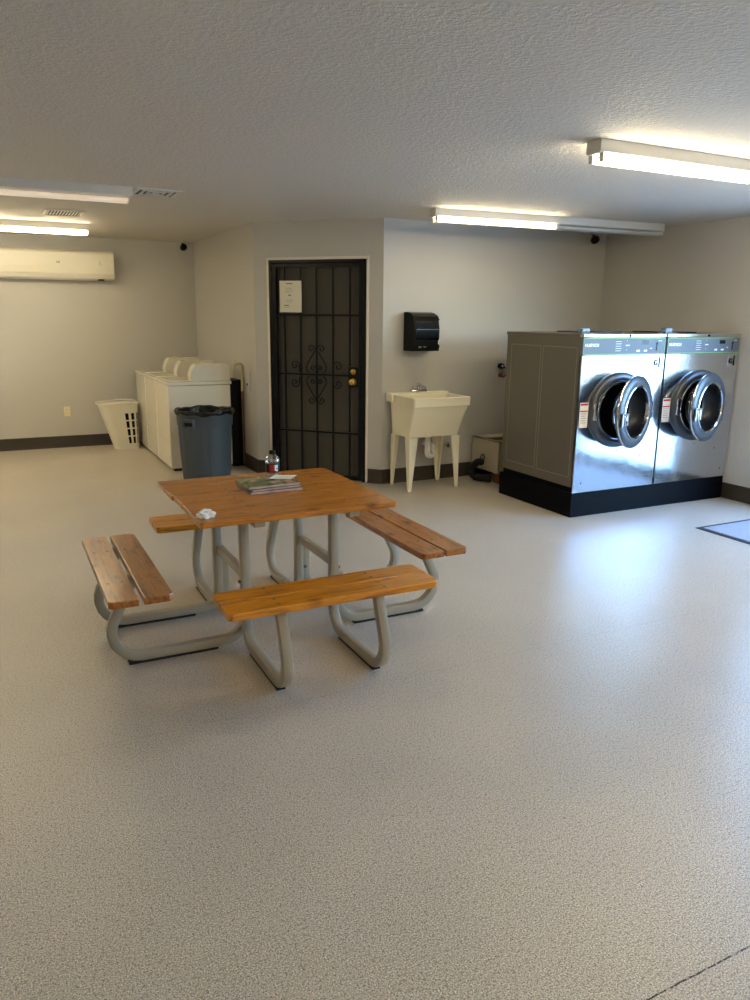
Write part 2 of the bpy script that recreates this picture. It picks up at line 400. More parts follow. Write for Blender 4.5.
for sz in (1, -1):
    for sx in (1, -1):
        zc = 1.035 if sz > 0 else 1.015
        top = zc+sz*.235
        # outer scroll at the tip, arm of the diamond, small inward curl
        tip = spiral(cx+sx*.052, top, .044, 235, -1.35, sx, sz)[::-1]
        arm = [(cx+sx*.052+sx*.044*math.cos(math.radians(235)), -.006, top+sz*.044*math.sin(math.radians(235)))]
        arm += [(cx+sx*(.03+.068*t), -.006, top-sz*(.04+.11*t)) for t in (.15,.4,.65,.9)]
        bend = [(cx+sx*.103, -.006, zc+sz*.070), (cx+sx*.104, -.006, zc+sz*.045), (cx+sx*.094, -.006, zc+sz*.02), (cx+sx*.072, -.006, zc+sz*.006)]
        strip(tip[:-1]+arm+bend)
        curl = [(cx+sx*.006, -.006, zc+sz*.055)]+spiral(cx+sx*.036, zc+sz*.052, .026, 150, -1.15, sx, sz, 20)[1:]
        strip(curl)
sc_.build('scroll', 'iron_black', door)
for bx_, sx in ((.489,-1),(.827,1)):
    for sz in (1,-1):
        sc_ = MB()
        pts = [(bx_+sx*.010, -.006, 1.027+sz*.02), (bx_+sx*.012, -.006, 1.027+sz*.055)] if sz > 0 else [(bx_+sx*.010, -.006, 1.027+sz*.03), (bx_+sx*.014, -.006, 1.027+sz*.09)]
        c0 = (bx_+sx*.058, 1.027+sz*(.082 if sz > 0 else .085))
        pts += spiral(c0[0], c0[1], .047, 175, -1.3, sx, sz, 26)
        strip(pts); sc_.build('scroll', 'iron_black', door)
MB().box((.998,-.022,.918),(1.108,.004,1.112),.004).build('lock_box', 'iron_black', door)
for z in (1.066,.972):
    kn = MB(); Mx = Matrix.Rotation(PI/2, 4, 'X')
    kn.lathe([(.030,0),(.030,.006),(.016,.010),(.014,.03),(.026,.038),(.028,.055),(.018,.064),(.004,.066)] if z < 1 else [(.029,0),(.029,.010),(.024,.016),(.012,.018),(.011,.03),(.003,.031)], 24, 0, (1.050,-.022,z), Mx)
    o = kn.build('knob' if z < 1 else 'deadbolt', 'brass', door); o['label'] = 'brass door knob' if z < 1 else 'brass deadbolt'
for z in (1.95,1.15,.25):
    MB().cyl((.197,-.018,z-.04),(.197,-.018,z+.04),.007,10).build('hinge', 'iron_black', door)
# notice taped to the bars
nt_ = MB(); W, Hh = .228, .292; g = 10; vs = []; fs = []
for k in (0, 1):
    for j in range(g+1):
        for i in range(g+1):
            x = W*i/g; z = Hh*j/g
            vs.append((x, -.003*math.sin(3*x/W+1)-.004*(z/Hh-.5)**2*4 - (0 if k else .0012), z))
n1_ = (g+1)**2
for k in (0, 1):
    for j in range(g):
        for i in range(g): a = k*n1_+j*(g+1)+i; fs.append((a, a+1, a+g+2, a+g+1))
bd_ = [i for i in range(g+1)]+[j*(g+1)+g for j in range(1, g+1)]+[g*(g+1)+i for i in range(g-1,-1,-1)]+[j*(g+1) for j in range(g-1,0,-1)]
for i in range(len(bd_)): a, b = bd_[i], bd_[(i+1)%len(bd_)]; fs.append((a, b, b+n1_, a+n1_))
nt_.add(vs, fs, 0, True)
pn = nt_.build('paper_notice', 'paper'); q = P2+u*.284; nn = Vector((u.y,-u.x))
pn.location = (q.x+nn.x*.012, q.y+nn.y*.012, 1.610); pn.rotation_euler = (0,0,ang)
tag(pn, 'off-white printed notice hung on the upper bars of the black security door', 'notice')
pr = MB()
for z, a, b, h in ((.262,.07,.14,.008),(.222,.07,.13,.003),(.206,.06,.15,.002),(.188,.06,.13,.003),(.152,.095,.12,.012),(.110,.07,.14,.003),(.092,.08,.13,.002),(.060,.05,.10,.008),(.045,.05,.11,.002)):
    pr.box((a,-.0105,z),(b,-.0095,z+h))
pr.build('printed_text', 'grey_ink', pn)

# ------------------------------------------------------------------ picnic table
TX, TY = 1.2155, 3.59
tb = empty('picnic_table', (TX, TY, 0), 'square varnished pine picnic table with four attached benches on grey tube legs', 'picnic table')
def LX(x): return x-TX
def LY(y): return y-TY
ZT = .73; top = MB(); x0, x1, y0, y1 = .715, 1.656, 3.058, 3.978; nb = 5; w = (y1-y0)/nb
for i in range(nb):
    a = y0+w*i+.003; b = y0+w*(i+1)-.003; j0 = random.uniform(-.006,.008); j1 = random.uniform(-.005,.005)
    L_, R_ = LX(x0)+j0, LX(x1)+j1; a, b = LY(a), LY(b); c = .012
    if i == 0: poly = [(L_+c,a),(R_-c,a),(R_,a+c),(R_,b),(L_,b),(L_,a+c)]
    elif i == nb-1: poly = [(L_,a),(R_,a),(R_,b-c*2),(R_-c*2,b),(L_+c,b),(L_,b-c)]
    else: poly = [(L_,a),(R_,a),(R_,b),(L_,b)]
    top.prism(poly, ZT-.025, ZT, bev=.003, bd=(i+1)*1.0)
tt = top.build('tabletop', 'pine_top', tb)
def bench(cx, cy, lx, ly, gap, seed, matn, z=.45):
    mb = MB(); th = .032
    along = 'x' if lx > ly else 'y'
    W_ = min(lx, ly); bw = (W_-gap)/2; Ln = max(lx, ly)
    for s in (-1, 1):
        c0 = s*(gap/2+bw/2); c = .018
        a0, a1 = c0-bw/2, c0+bw/2
        if s < 0: poly = [(-Ln/2+c,a0),(Ln/2-c,a0),(Ln/2,a0+c),(Ln/2,a1),(-Ln/2,a1),(-Ln/2,a0+c)]
        else: poly = [(-Ln/2,a0),(Ln/2,a0),(Ln/2,a1-c),(Ln/2-c,a1),(-Ln/2+c,a1),(-Ln/2,a1-c)]
        mb.prism(poly, -th, 0, bev=.004, bd=seed+s*.7)
    o = mb.build('bench_seat', matn, tb, (LX(cx), LY(cy), z), None if along == 'x' else (0,0,PI/2))
    for s in (-1, 1):
        for e in (-.26, .22):
            for q_ in (-.03, .03): MB().lathe([(.008,0),(.008,.0015),(.004,.003)], 10, 0, (e, s*(gap/2+bw/2)+q_, -.0008)).build('bolt', 'cabinet_grey', o)
    return o
bench(.452, 3.53, .262, 1.0, .020, 2.1, 'pine_worn')
o = bench(1.930, 3.53, .270, .93, .012, 3.3, 'pine_worn')
bench(1.200, 2.835, .955, .262, .004, 4.7, 'pine_bench')
bench(1.19, 4.195, .96, .262, .006, 5.9, 'pine_bench')
tp = rsq(.045, .045, .0065, 2)
XP = (.985, 1.447); YP = (3.358, 3.823)
def ubent(pts, rad, side, name='leg'):
    pts = fillet(pts, rad); mb = MB().sweep([(LX(p.x), LY(p.y), p.z) for p in pts], tp, side)
    return mb.build(name, 'frame_grey', tb)
ZB = .034
for x in XP:
    ubent([(x, 2.875, .42), (x, 2.725, ZB), (x, YP[0], ZB), (x, YP[0], .70)], [.115, .11], (1,0,0))
    MB().box((LX(x)-.02, LY(2.86), 0), (LX(x)+.02, LY(3.25), .012), .002).build('foot_pad', 'black_rubber', tb)
    ubent([(x-.012, 4.20, .42), (x-.012, 4.42, ZB), (x-.012, YP[1], ZB), (x-.012, YP[1], .70)], [.13, .11], (1,0,0))
    MB().box((LX(x)-.032, LY(3.93), 0), (LX(x)+.008, LY(4.27), .012), .002).build('foot_pad', 'black_rubber', tb)
    # rail joining the two posts and cleat under the top
    MB().box((LX(x)-.018, LY(YP[0]+.02), .350), (LX(x)+.018, LY(YP[1]-.02), .395), .006).build('rail', 'frame_grey', tb)
    MB().box((LX(x)-.026, LY(3.10), .672), (LX(x)+.026, LY(3.94), .70), .004).build('cleat', 'frame_grey', tb)
for k, y in enumerate((3.404, 3.869)):
    xi = (.998, 1.018)[k]; ubent([(.475, y, .42), (.288, y, ZB), (xi, y, ZB), (xi, y, .34)], [.13, .12], (0,1,0))
    MB().box((LX(.43), LY(y)-.02, 0), (LX(.85), LY(y)+.02, .012), .002).build('foot_pad', 'black_rubber', tb)
    ubent([(1.965, y, .42), (2.150, y, ZB), (1.49, y, ZB), (1.49, y, .30)], [.13, .12], (0,1,0))
    MB().box((LX(1.58), LY(y)-.02, 0), (LX(2.0), LY(y)+.02, .012), .002).build('foot_pad', 'black_rubber', tb)
for x in XP:
    for y in YP:
        for z in (.20, .34):
            s = -1 if x < 1.2 else 1
            MB().cyl((LX(x)+s*.02, LY(y), z), (LX(x)+s*.034, LY(y), z), .009, 6).build('bolt', 'cabinet_grey', tb)
for x in XP:
    for i in range(nb):
        for e in (-.05, .05): MB().lathe([(.007,0),(.007,.0012),(.004,.002)], 10, 0, (LX(x)+random.uniform(-.01,.01), LY(y0+w*(i+.5))+e, -.0005+ZT)).build('screw', 'cabinet_grey', tb)

# things on the table
def mag(name, x, y, z, w_, d_, h, rz, covers, label, cat='magazine', group=None):
    root = empty(name, (x, y, z), label, cat, group, rz)
    MB().box((-w_/2+.002,-d_/2+.002,.001),(w_/2-.002,d_/2-.002,h-.001)).build('pages', 'page_edge', root)
    c = MB().box((-w_/2,-d_/2,h-.0012),(w_/2,d_/2,h)).box((-w_/2,-d_/2,0),(w_/2,d_/2,.0012)).box((-w_/2-.001,-d_/2,0),(-w_/2+.001,d_/2,h))
    c.build('cover', covers, root); return root
mag('magazine', 1.195, 3.585, ZT+.0005, .275, .215, .013, .03, 'cover_plum', 'plum and dark covered magazine at the bottom of the stack on the picnic table', group=None)
mag('magazine', 1.19, 3.59, ZT+.0140, .262, .212, .010, .10, 'cover_plum', 'thin magazine in the middle of the stack on the picnic table')
mag('magazine', 1.188, 3.597, ZT+.0245, .272, .208, .012, .05, 'cover_photo', 'magazine with green and peach photo cover, topmost of the stack on the picnic table')
tag(MB().box((-.07,-.045,0),(.07,.045,.006),.001).build('booklet', 'booklet_dark', loc=(1.21, 3.79, ZT+.0005), rot=(0,0,.15)), 'dark green booklet lying flat behind the magazine stack', 'booklet')
sh = MB(); vs = [(-.06,-.045,0),(.0,-.045,.0),(.06,-.045,.004),(.06,.045,.007),(0,.045,.003),(-.06,.045,.001)]
sh.add(vs+[(a,b,c_+.0008) for a,b,c_ in vs], [(0,1,4,5),(1,2,3,4),(6,7,10,11),(7,8,9,10),(0,1,7,6),(1,2,8,7),(2,3,9,8),(3,4,10,9),(4,5,11,10),(5,0,6,11)])
tag(sh.build('paper_slip', 'white_paper', loc=(1.285, 3.640, ZT+.037), rot=(0,0,-.7)), 'loose white slip of paper lying on the top magazine in front of the bottle', 'paper')
bt = empty('soda_bottle', (1.300, 3.845, ZT), 'small clear plastic soda bottle with black cap and red and black label behind the magazines', 'bottle')
MB().lathe([(.028,0),(.036,.004),(.038,.012),(.036,.018),(.037,.024),(.037,.076),(.040,.082),(.0395,.096),(.034,.110),(.022,.120),(.0145,.124),(.0145,.129)], 28).build('bottle_body', 'clear_plastic', bt)
MB().lathe([(.0165,.127),(.0178,.129),(.0178,.142),(.0160,.144)], 24).build('cap', 'black_matte', bt)
lb = MB().lathe([(.0377,.030),(.0380,.031),(.0380,.074),(.0377,.075)], 32, 0, caps=False)
la = lb.build('bottle_label', 'label_black', bt)
def arcpatch(mb, r, a0, a1, z0, z1, mi=0):
    n = 6; vs = []; fs = []
    for i in range(n+1):
        a = math.radians(a0+(a1-a0)*i/n)
        for rr_ in (r, r+.0004):
            vs += [(rr_*math.cos(a), rr_*math.sin(a), z0), (rr_*math.cos(a), rr_*math.sin(a), z1)]
    for i in range(n): q = i*4; fs += [(q,q+4,q+5,q+1),(q+2,q+3,q+7,q+6),(q+1,q+5,q+7,q+3),(q,q+2,q+6,q+4)]
    fs += [(0,1,3,2),(n*4,n*4+2,n*4+3,n*4+1)]
    mb.add(vs, fs, mi)
lm = MB(); arcpatch(lm, .0381, 228, 264, .032, .073, 0); arcpatch(lm, .0381, 270, 282, .040, .070, 1); arcpatch(lm, .0381, 286, 296, .052, .070, 1); arcpatch(lm, .0381, 286, 296, .036, .046, 1)
lm.build('label_print', ['red_ink', 'white_ink'], la)
# crumpled tissue
bb = bmesh.new(); bmesh.ops.create_icosphere(bb, subdivisions=3, radius=1)
for v_ in bb.verts:
    p = v_.co; k = 1+.25*math.sin(7*p.x+3*p.y)+.22*math.cos(9*p.y-4*p.z)+random.uniform(-.08,.08)
    v_.co = Vector((p.x*.036*k, p.y*.026*k, max(-.008, p.z*.016*k)+.008))
ts = MB().bm(bb, 0, True)
ts.sweep([(-.03,.005,.02),(0,.012,.028),(.028,.006,.022)], [(.010*math.cos(a*PI/4), .008*math.sin(a*PI/4)) for a in range(8)])
tag(ts.build('crumpled_tissue', 'white_paper', loc=(.762, 3.155, ZT+.0005), rot=(0,0,.3)), 'crumpled white tissue at the near left corner of the picnic table top', 'tissue')

# ------------------------------------------------------------------ big front-load washers on black plinth
PX0, PX1, PY0, PY1, PZ = 4.089, 5.856, 4.623, 5.61, .203
tag(MB().box((PX0,PY0,0),(PX1,PY1,PZ),.004).build('washer_plinth', 'black_plinth'), 'long low black base under the two steel washers', 'plinth')
def washer(xa, xb, cx, hx, th, label, rootname='front_load_washer'):
    w_ = xb-xa; y = PY0+.012
    rt = empty(rootname, ((xa+xb)/2, (PY0+PY1)/2, PZ), label, 'washing machine', 'stainless front-load washers on the black plinth')
    ox, oy, oz = rt.location
    def X(v): return v-ox
    def Y(v): return v-oy
    def Z(v): return v-oz
    cb = MB()
    # hollow front: cabinet made of side, back, top and bottom sheets
    cb.box((X(xa),Y(y+.02),Z(PZ+.045)),(X(xa)+.02,Y(PY1-.01),Z(1.440)),.002)
    cb.box((X(xb)-.02,Y(y+.02),Z(PZ+.045)),(X(xb),Y(PY1-.01),Z(1.440)),.002)
    cb.box((X(xa)+.02,Y(PY1-.03),Z(PZ+.045)),(X(xb)-.02,Y(PY1-.01),Z(1.440)))
    cb.build('cabinet', 'cabinet_grey', rt)
    MB().box((X(xa)+.012,Y(y+.03),Z(PZ)),(X(xb)-.012,Y(PY1-.03),Z(PZ+.05))).build('base_frame', 'black_plinth', rt)
                                            # two shallow pressed panels on each side
    for xs, s in ((xa, -1), (xb, 1)):
        for ya, yb in ((4.68, 5.10), (5.125, 5.535)):
            xq = X(xs)+s*.0012; sp_ = MB()
            for p, q in (((ya,PZ+.12),(yb,PZ+.126)),((ya,1.355),(yb,1.361)),((ya,PZ+.12),(ya+.006,1.361)),((yb-.006,PZ+.12),(yb,1.361))):
                sp_.box((X(xs)-s*.001, Y(p[0]), Z(p[1])), (xq, Y(q[0]), Z(q[1])))
            sp_.build('pressed_seam', 'seam_grey', rt)
    MB().box((X(xa)-.004,Y(y+.03),Z(1.440)),(X(xb)+.004,Y(PY1),Z(1.464)),.003).build('top_panel', 'cabinet_grey', rt)
    MB().box((X(xa)+.45*w_, Y(4.95), Z(1.464)), (X(xa)+.8*w_, Y(5.42), Z(1.474)),.002).build('top_hatch', 'ring_dark', rt)
    # steel front with round hole
    fp = MB(); r_o = .225; n = 48; zt, zb = 1.300, PZ+.002; czz = .862
    vs = []; fs = []
    for i in range(n):
        a = 2*PI*i/n+PI/n*0; ca, sa = math.cos(a), math.sin(a)
        vs.append((X(cx)+r_o*ca, Y(PY0), Z(czz)+r_o*sa))
    def edge(ca, sa):
        tx = ((xb-.004-cx) if ca > 0 else (cx-xa-.002))/max(abs(ca),1e-6); tz = ((zt-czz) if sa > 0 else (czz-zb))/max(abs(sa),1e-6); t_ = min(tx, tz)
        return (X(cx)+ca*t_, Y(PY0), Z(czz)+sa*t_)
    for i in range(n): a = 2*PI*i/n; vs.append(edge(math.cos(a), math.sin(a)))
    for i in range(n):
        j = (i+1)%n; p, q = vs[n+i], vs[n+j]
        if abs(p[0]-q[0]) > 1e-4 and abs(p[2]-q[2]) > 1e-4:
            cxn = (X(xb-.004) if max(p[0],q[0]) > 0 and (p[0]+q[0]) > 2*X(cx) else X(xa+.002)); czn = Z(zt) if (p[2]+q[2])/2 > Z(czz) else Z(zb)
            vs.append((cxn, Y(PY0), czn)); fs.append((i, n+i, len(vs)-1, n+j, j))
        else: fs.append((i, n+i, n+j, j))
    fp.add(vs, fs)
    fo = fp.build('front_panel', 'brushed_steel', rt)
    sd = fo.modifiers.new('s', 'SOLIDIFY'); sd.thickness = .012; sd.offset = 1
    # flip so thickness goes inward
    sd.offset = -1 if fo.data.polygons[0].normal.y < 0 else 1
    fo['label'] = 'brushed stainless steel front sheet'
    cp = MB().box((X(xa)+.002,Y(PY0),Z(1.302)),(X(xb)-.004,Y(y+.03),Z(1.436)),.002)
    cpo = cp.build('control_panel', 'panel_grey', rt)
    gl = MB(); e = .006; yy_ = Y(PY0)-.0008
    xl, xr_ = X(xa)+.006, X(xb)-.008
    for p, q in (((xl,1.305),(xr_,1.305+e)),((xl,1.428),(xr_,1.428+e)),((xl,1.305),(xl+.004,1.434)),((xr_-.004,1.305),(xr_,1.434))):
        gl.box((p[0],yy_,Z(p[1])),(q[0],yy_+.002,Z(q[1])))
    gl.build('green_border', 'panel_green', cpo)
    text('brand_lettering', 'HUEBSCH', .032, 'white_ink', cpo, (xl+.085, yy_, Z(1.378)), (PI/2,0,0))
    ct = MB()
    for i in range(5): ct.box((xl+.33,yy_,Z(1.405-i*.018)),(xl+.385+.006*(i%2),yy_+.002,Z(1.408-i*.018)))
    for i in range(3): ct.box((xl+.445,yy_,Z(1.41-i*.036)),(xl+.449,yy_+.002,Z(1.416-i*.036)))
    ct.box((xl+.435,yy_,Z(1.372)),(xl+.475,yy_+.002,Z(1.380)))
    ct.box((xl+.555,yy_,Z(1.325)),(xl+.590,yy_+.002,Z(1.340))).box((xl+.635,yy_,Z(1.325)),(xl+.670,yy_+.002,Z(1.340)))
    ct.box((xl+.700,yy_,Z(1.348)),(xl+.722,yy_+.002,Z(1.354))).box((xl+.79,yy_,Z(1.408)),(xl+.825,yy_+.002,Z(1.413)))
    ct.build('control_marking', 'white_ink', cpo)
    MB().box((xl+.61,yy_,Z(1.382)),(xl+.68,yy_+.002,Z(1.412)),.001).build('display', 'black_gloss', cpo)
    MB().box((xl+.765,yy_-.001,Z(1.33)),(xl+.780,yy_+.002,Z(1.40)),.001).cyl((xl+.772,yy_-.004,Z(1.388)),(xl+.772,yy_,Z(1.388)),.011,14).build('coin_slot', 'ring_dark', cpo)
    MB().box((X(xa)+.002,Y(PY0)-.001,Z(1.438)),(X(xb)-.004,Y(y+.03),Z(1.466)),.004).build('top_trim', 'brushed_steel', rt)
    MB().cyl((X((xa+xb)/2+.04),Y(PY0)-.006,Z(1.452)),(X((xa+xb)/2+.04),Y(PY0)+.01,Z(1.452)),.010,14).build('lock', 'black_matte', rt)
    # coin meter plate
    cm = MB().box((X(xb)-.135,Y(PY0)-.003,Z(1.185)),(X(xb)-.050,Y(PY0)+.002,Z(1.285)),.002).build('coin_plate', 'brushed_steel', rt)
    tor = MB(); tor.tube([(X(xb)-.098+.018*math.cos(a*PI/9), Y(PY0)-.005, Z(1.235)+.018*math.sin(a*PI/9)) for a in range(2,18)], .006, 6, 0)
    tor.box((X(xb)-.114,Y(PY0)-.007,Z(1.233)),(X(xb)-.082,Y(PY0)-.003,Z(1.238))).build('coin_emblem', 'ring_dark', cm)
    MB().box((X(xb)-.066,Y(PY0)-.006,Z(1.195)),(X(xb)-.052,Y(PY0),Z(1.28)),.001).build('meter_slot', 'black_matte', cm)
    # warning sticker
    s0 = X(xa)+.016; st = MB().box((s0,Y(PY0)-.0012,Z(.735)),(s0+.085,Y(PY0)+.001,Z(.935))).build('warning_sticker', 'white_paper', rt); st['label'] = 'white warning sticker with red stripes'
    MB().box((s0+.004,Y(PY0)-.002,Z(.912)),(s0+.081,Y(PY0),Z(.928))).box((s0+.004,Y(PY0)-.002,Z(.862)),(s0+.081,Y(PY0),Z(.872))).build('red_stripe', 'red_ink', st)
    tl = MB()
    for i in range(5): tl.box((s0+.012,Y(PY0)-.002,Z(.845-i*.018)),(s0+.070-.01*(i%2),Y(PY0),Z(.848-i*.018)))
    tl.build('small_print', 'grey_ink', st)
    Mx = Matrix.Rotation(PI/2, 4, 'X')
    for dx, z in ((.12,1.27),(.07,1.16),(.16,.50),(.44,.53),(.70,.47),(.75,.95),(.76,.72),(.08,.28),(.80,.28)):
        MB().lathe([(.006,0),(.005,.002),(.002,.003)], 10, 0, (X(xa)+dx,Y(PY0),Z(z)), Mx).build('rivet', 'ring_dark', rt)
    # soap lid on top, left front
    sl = MB().box((X(xa)+.03,Y(PY0)+.06,Z(1.466)),(X(xa)+.17,Y(PY0)+.17,Z(1.474)),.002).box((X(xa)+.055,Y(PY0)+.08,Z(1.474)),(X(xa)+.135,Y(PY0)+.14,Z(1.512)),.008)
    o_ = sl.build('soap_lid', 'blue_clear', rt); o_['label'] = 'small blue-grey plastic soap lid'
    # gasket ring
    C = (X(cx), Y(PY0), Z(czz))
    MB().lathe([(.305,0),(.303,.020),(.292,.034),(.262,.040),(.246,.036),(.240,.020),(.240,-.03)], 64, 0, C, Mx, caps=False).build('door_ring', 'ring_grey', rt)
    MB().lathe([(.242,.030),(.236,.042),(.226,.044),(.216,.036),(.212,.0),(.212,-.05)], 64, 0, C, Mx, caps=False).build('inner_ring', 'chrome', rt)
    MB().lathe([(.225,-.02),(.225,-.10),(.232,-.12)], 48, 0, C, Mx, caps=False).build('gasket', 'black_rubber', rt)
    dr = MB().lathe([(.30,-.12),(.31,-.14),(.31,-.60),(.05,-.62),(.001,-.62)], 48, 0, C, Mx, caps=False)
    for k in range(3):
        a = 2*PI*k/3+.5; dr.box((C[0]+.22*math.cos(a)-.02, C[1]+.14, C[2]+.22*math.sin(a)-.02), (C[0]+.30*math.cos(a)+.02, C[1]+.58, C[2]+.30*math.sin(a)+.02), .008)
    dr.build('drum', 'drum_steel', rt)
    # latch on left rim of the ring
    MB().box((C[0]-.285,C[1]-.052,C[2]-.07),(C[0]-.250,C[1]-.030,C[2]+.07),.006).build('latch', 'chrome', rt)
    # door, hinged right, swung open
    dd = bpy.data.objects.new('door', None); COL.objects.link(dd); dd.parent = rt; dd.location = (X(hx), Y(4.555), Z(.862)); dd.rotation_euler = (0,0,math.radians(th))
    Rd = .285; Cd = (-Rd, 0, 0)
    # bowl and rings are parts' pieces: door > ring, glass, hinge, handle
    MB().lathe([(.285,-.008),(.285,.012),(.272,.026),(.214,.034),(.202,.026),(.200,-.004),(.210,-.014),(.275,-.014),(.285,-.008)], 64, 0, Cd, Mx, caps=False).build('door_frame', 'ring_grey', dd)
    MB().lathe([(.288,.004),(.290,.010),(.286,.018),(.282,.010)], 64, 0, Cd, Mx, caps=False).lathe([(.212,.035),(.206,.038),(.198,.030),(.198,.0)], 64, 0, Cd, Mx, caps=False).build('chrome_rim', 'chrome', dd)
    MB().lathe([(.199,.02),(.196,-.03),(.180,-.085),(.150,-.11),(.145,-.112)], 48, 0, Cd, Mx, caps=False).build('bowl_rim', 'ring_dark', dd)
    MB().lathe([(.200,-.012),(.204,-.02),(.196,-.05),(.186,-.07),(.196,-.052)], 48, 0, Cd, Mx, caps=False).build('seal', 'chrome', dd)
    MB().lathe([(.146,-.110),(.09,-.118),(.001,-.120)], 48, 0, Cd, Mx, caps=False).build('glass', 'window_glass', dd)
    MB().cyl((.012,.012,-.09),(.012,.012,.09),.012,14).box((-.03,-.018,-.075),(.018,.012,-.035),.004).box((-.03,-.018,.035),(.018,.012,.075),.004).build('hinge', 'chrome', dd)
    hd = MB(); hd.box((-.555,-.052,-.10),(-.525,-.034,.0),.006).box((-.555,-.052,-.006),(-.455,-.036,.012),.005).box((-.475,-.050,-.09),(-.455,-.036,.012),.005)
    hd.build('handle', 'chrome', dd)
    return rt
washer(4.096, 4.976, 4.505, 4.792, 19, 'left stainless front-load washer with round door ajar, nearer the sink')
washer(4.992, 5.868, 5.415, 5.652, 14, 'right stainless front-load washer with round door barely ajar, against the right wall')

# ------------------------------------------------------------------ white top-load washers by the alcove wall
def topload(y0_, y1_, label):
    x0_, x1_, ht = 1.545, 2.190, .915
    rt = empty('top_load_washer', ((x0_+x1_)/2, (y0_+y1_)/2, 0), label, 'washing machine', 'white coin top-load washers in the alcove')
    a, b = x0_-rt.location.x, x1_-rt.location.x; c, d = y0_-rt.location.y, y1_-rt.location.y
    MB().box((a,c,.03),(b,d,.875),.008).build('cabinet', 'white_enamel', rt)
    MB().box((a+.03,c+.02,.0),(b-.02,d-.02,.03)).build('toe_base', 'black_rubber', rt)
    MB().box((a-.006,c-.004,.879),(b+.015,d+.004,ht),.008).build('top', 'white_enamel', rt)
    MB().box((a+.03,c+.06,ht),(a+.26,d-.06,ht+.008),.004).build('lid', 'white_enamel', rt)
    MB().box((a-.004,c+.015,.05),(a+.002,d-.015,.30),.002).build('kick_panel', 'white_enamel', rt)
    # angled coin console
    pl = [(a+.245,ht),(b+.005,ht),(b+.005,1.085),(a+.295,1.085),(a+.262,1.045),(a+.235,.965)]
    co_ = MB().prism(pl, c+.01, c+.16, 'y', bev=.006).build('console', 'console_white', rt)
    MB().box((a+.35,c+.05,1.085),(a+.40,c+.10,1.097),.004).build('console_key', 'ivory', co_)
    return rt
topload(7.775, 8.418, 'nearest white top-load coin washer, its side behind the grey bin')
topload(8.430, 9.045, 'middle white top-load coin washer, between the other two in the alcove')
topload(9.057, 9.660, 'farthest white top-load coin washer, next to the back wall and laundry basket')
# dark form and pipe between the washers and the alcove wall
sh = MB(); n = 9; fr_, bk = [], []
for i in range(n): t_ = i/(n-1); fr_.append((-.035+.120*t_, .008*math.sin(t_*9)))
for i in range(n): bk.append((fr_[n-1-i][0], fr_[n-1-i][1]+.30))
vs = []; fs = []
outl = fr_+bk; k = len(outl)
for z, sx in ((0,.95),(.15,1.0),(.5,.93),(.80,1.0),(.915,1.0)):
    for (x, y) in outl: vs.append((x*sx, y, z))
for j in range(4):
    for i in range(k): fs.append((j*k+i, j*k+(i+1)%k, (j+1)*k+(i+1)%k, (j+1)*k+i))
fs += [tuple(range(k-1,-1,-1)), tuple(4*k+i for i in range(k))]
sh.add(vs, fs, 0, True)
tag(sh.build('black_form', 'black_matte', loc=(2.242, 7.82, 0)), 'tall black drape filling the gap between the nearest white washer and the wall', 'form')  # solid black form with a wavy front, standing in the gap
wp = empty('water_pipe', (2.325, 7.80, 0), 'beige and copper water pipe hooked over behind the white washers on the alcove wall', 'pipe')
MB().tube(fillet([(-.075,.03,.94),(-.075,.03,1.085),(.0,.0,1.085),(.0,.0,.80)], .03), .014, 12).build('pipe_bend', 'pipe_beige', wp)
MB().tube([(.0,.0,.80),(.002,0,.5),(0,0,.0)], .012, 12).build('pipe_riser', 'pipe_copper', wp)
MB().cyl((-.075,.03,1.098),(-.075,.03,1.13),.011,12).build('valve_knob', 'white_pvc', wp)

# ------------------------------------------------------------------ laundry basket
lb_ = empty('laundry_basket', (1.360, 9.47, 0), 'white plastic laundry basket with slotted sides beside the farthest white washer', 'basket')
def rrect(w_, d_, r, n=6): return rsq(w_, d_, r, n)
bk_ = MB(); nz = 13; secs = []
def sec(z):
    t_ = z/.56; return rrect(.265+.195*t_, .22+.13*t_, .075+.02*t_, 6), .035*t_*t_
outer = []
# wall built as a grid with slots left open on the near and left faces
NS = 96
def ring_pts(z, inset=0.0):
    t_ = z/.56; W_ = .285+.165*t_-2*inset; D_ = .24+.12*t_-2*inset; r = .08+.02*t_
    base_ = rrect(W_, D_, r, 8); # resample to NS points
    P = [Vector((p[0], p[1])) for p in base_]; Ls = [0]
    for i in range(len(P)): Ls.append(Ls[-1]+(P[(i+1)%len(P)]-P[i]).length)
    out = []
    for k in range(NS):
        s_ = Ls[-1]*k/NS
        for i in range(len(P)):
            if Ls[i] <= s_ <= Ls[i+1]+1e-9:
                q = P[i].lerp(P[(i+1)%len(P)], (s_-Ls[i])/max(Ls[i+1]-Ls[i],1e-9)); break
        out.append((q.x-.085*t_, q.y, z))
    return out
zs = [0,.03,.07,.150,.165,.245,.260,.340,.355,.435,.46,.50,.545]
slotrows = {2,4,6,8}
rings = [ring_pts(z) for z in zs]; ir = [ring_pts(z, .003) for z in zs]
vs = []; fs = []
for rg in rings: vs += rg
o1 = len(vs)
for rg in ir: vs += rg
def slot(k, j):
    if j not in slotrows: return False
    x, y, _ = rings[j][k]; 
    ph = k % 5
    return ph in (0, 1, 2) and x > -.015 and (abs(y) > .02)
for j in range(len(zs)-1):
    for k in range(NS):
        k2 = (k+1) % NS
        if slot(k, j): continue
        fs.append((j*NS+k, j*NS+k2, (j+1)*NS+k2, (j+1)*NS+k)); fs.append((o1+j*NS+k, o1+(j+1)*NS+k, o1+(j+1)*NS+k2, o1+j*NS+k2))
fs.append(tuple(range(NS-1,-1,-1))); fs.append(tuple(o1+k for k in range(NS)))
bk_.add(vs, fs, 0, False).build('basket_body', 'basket_plastic', lb_)
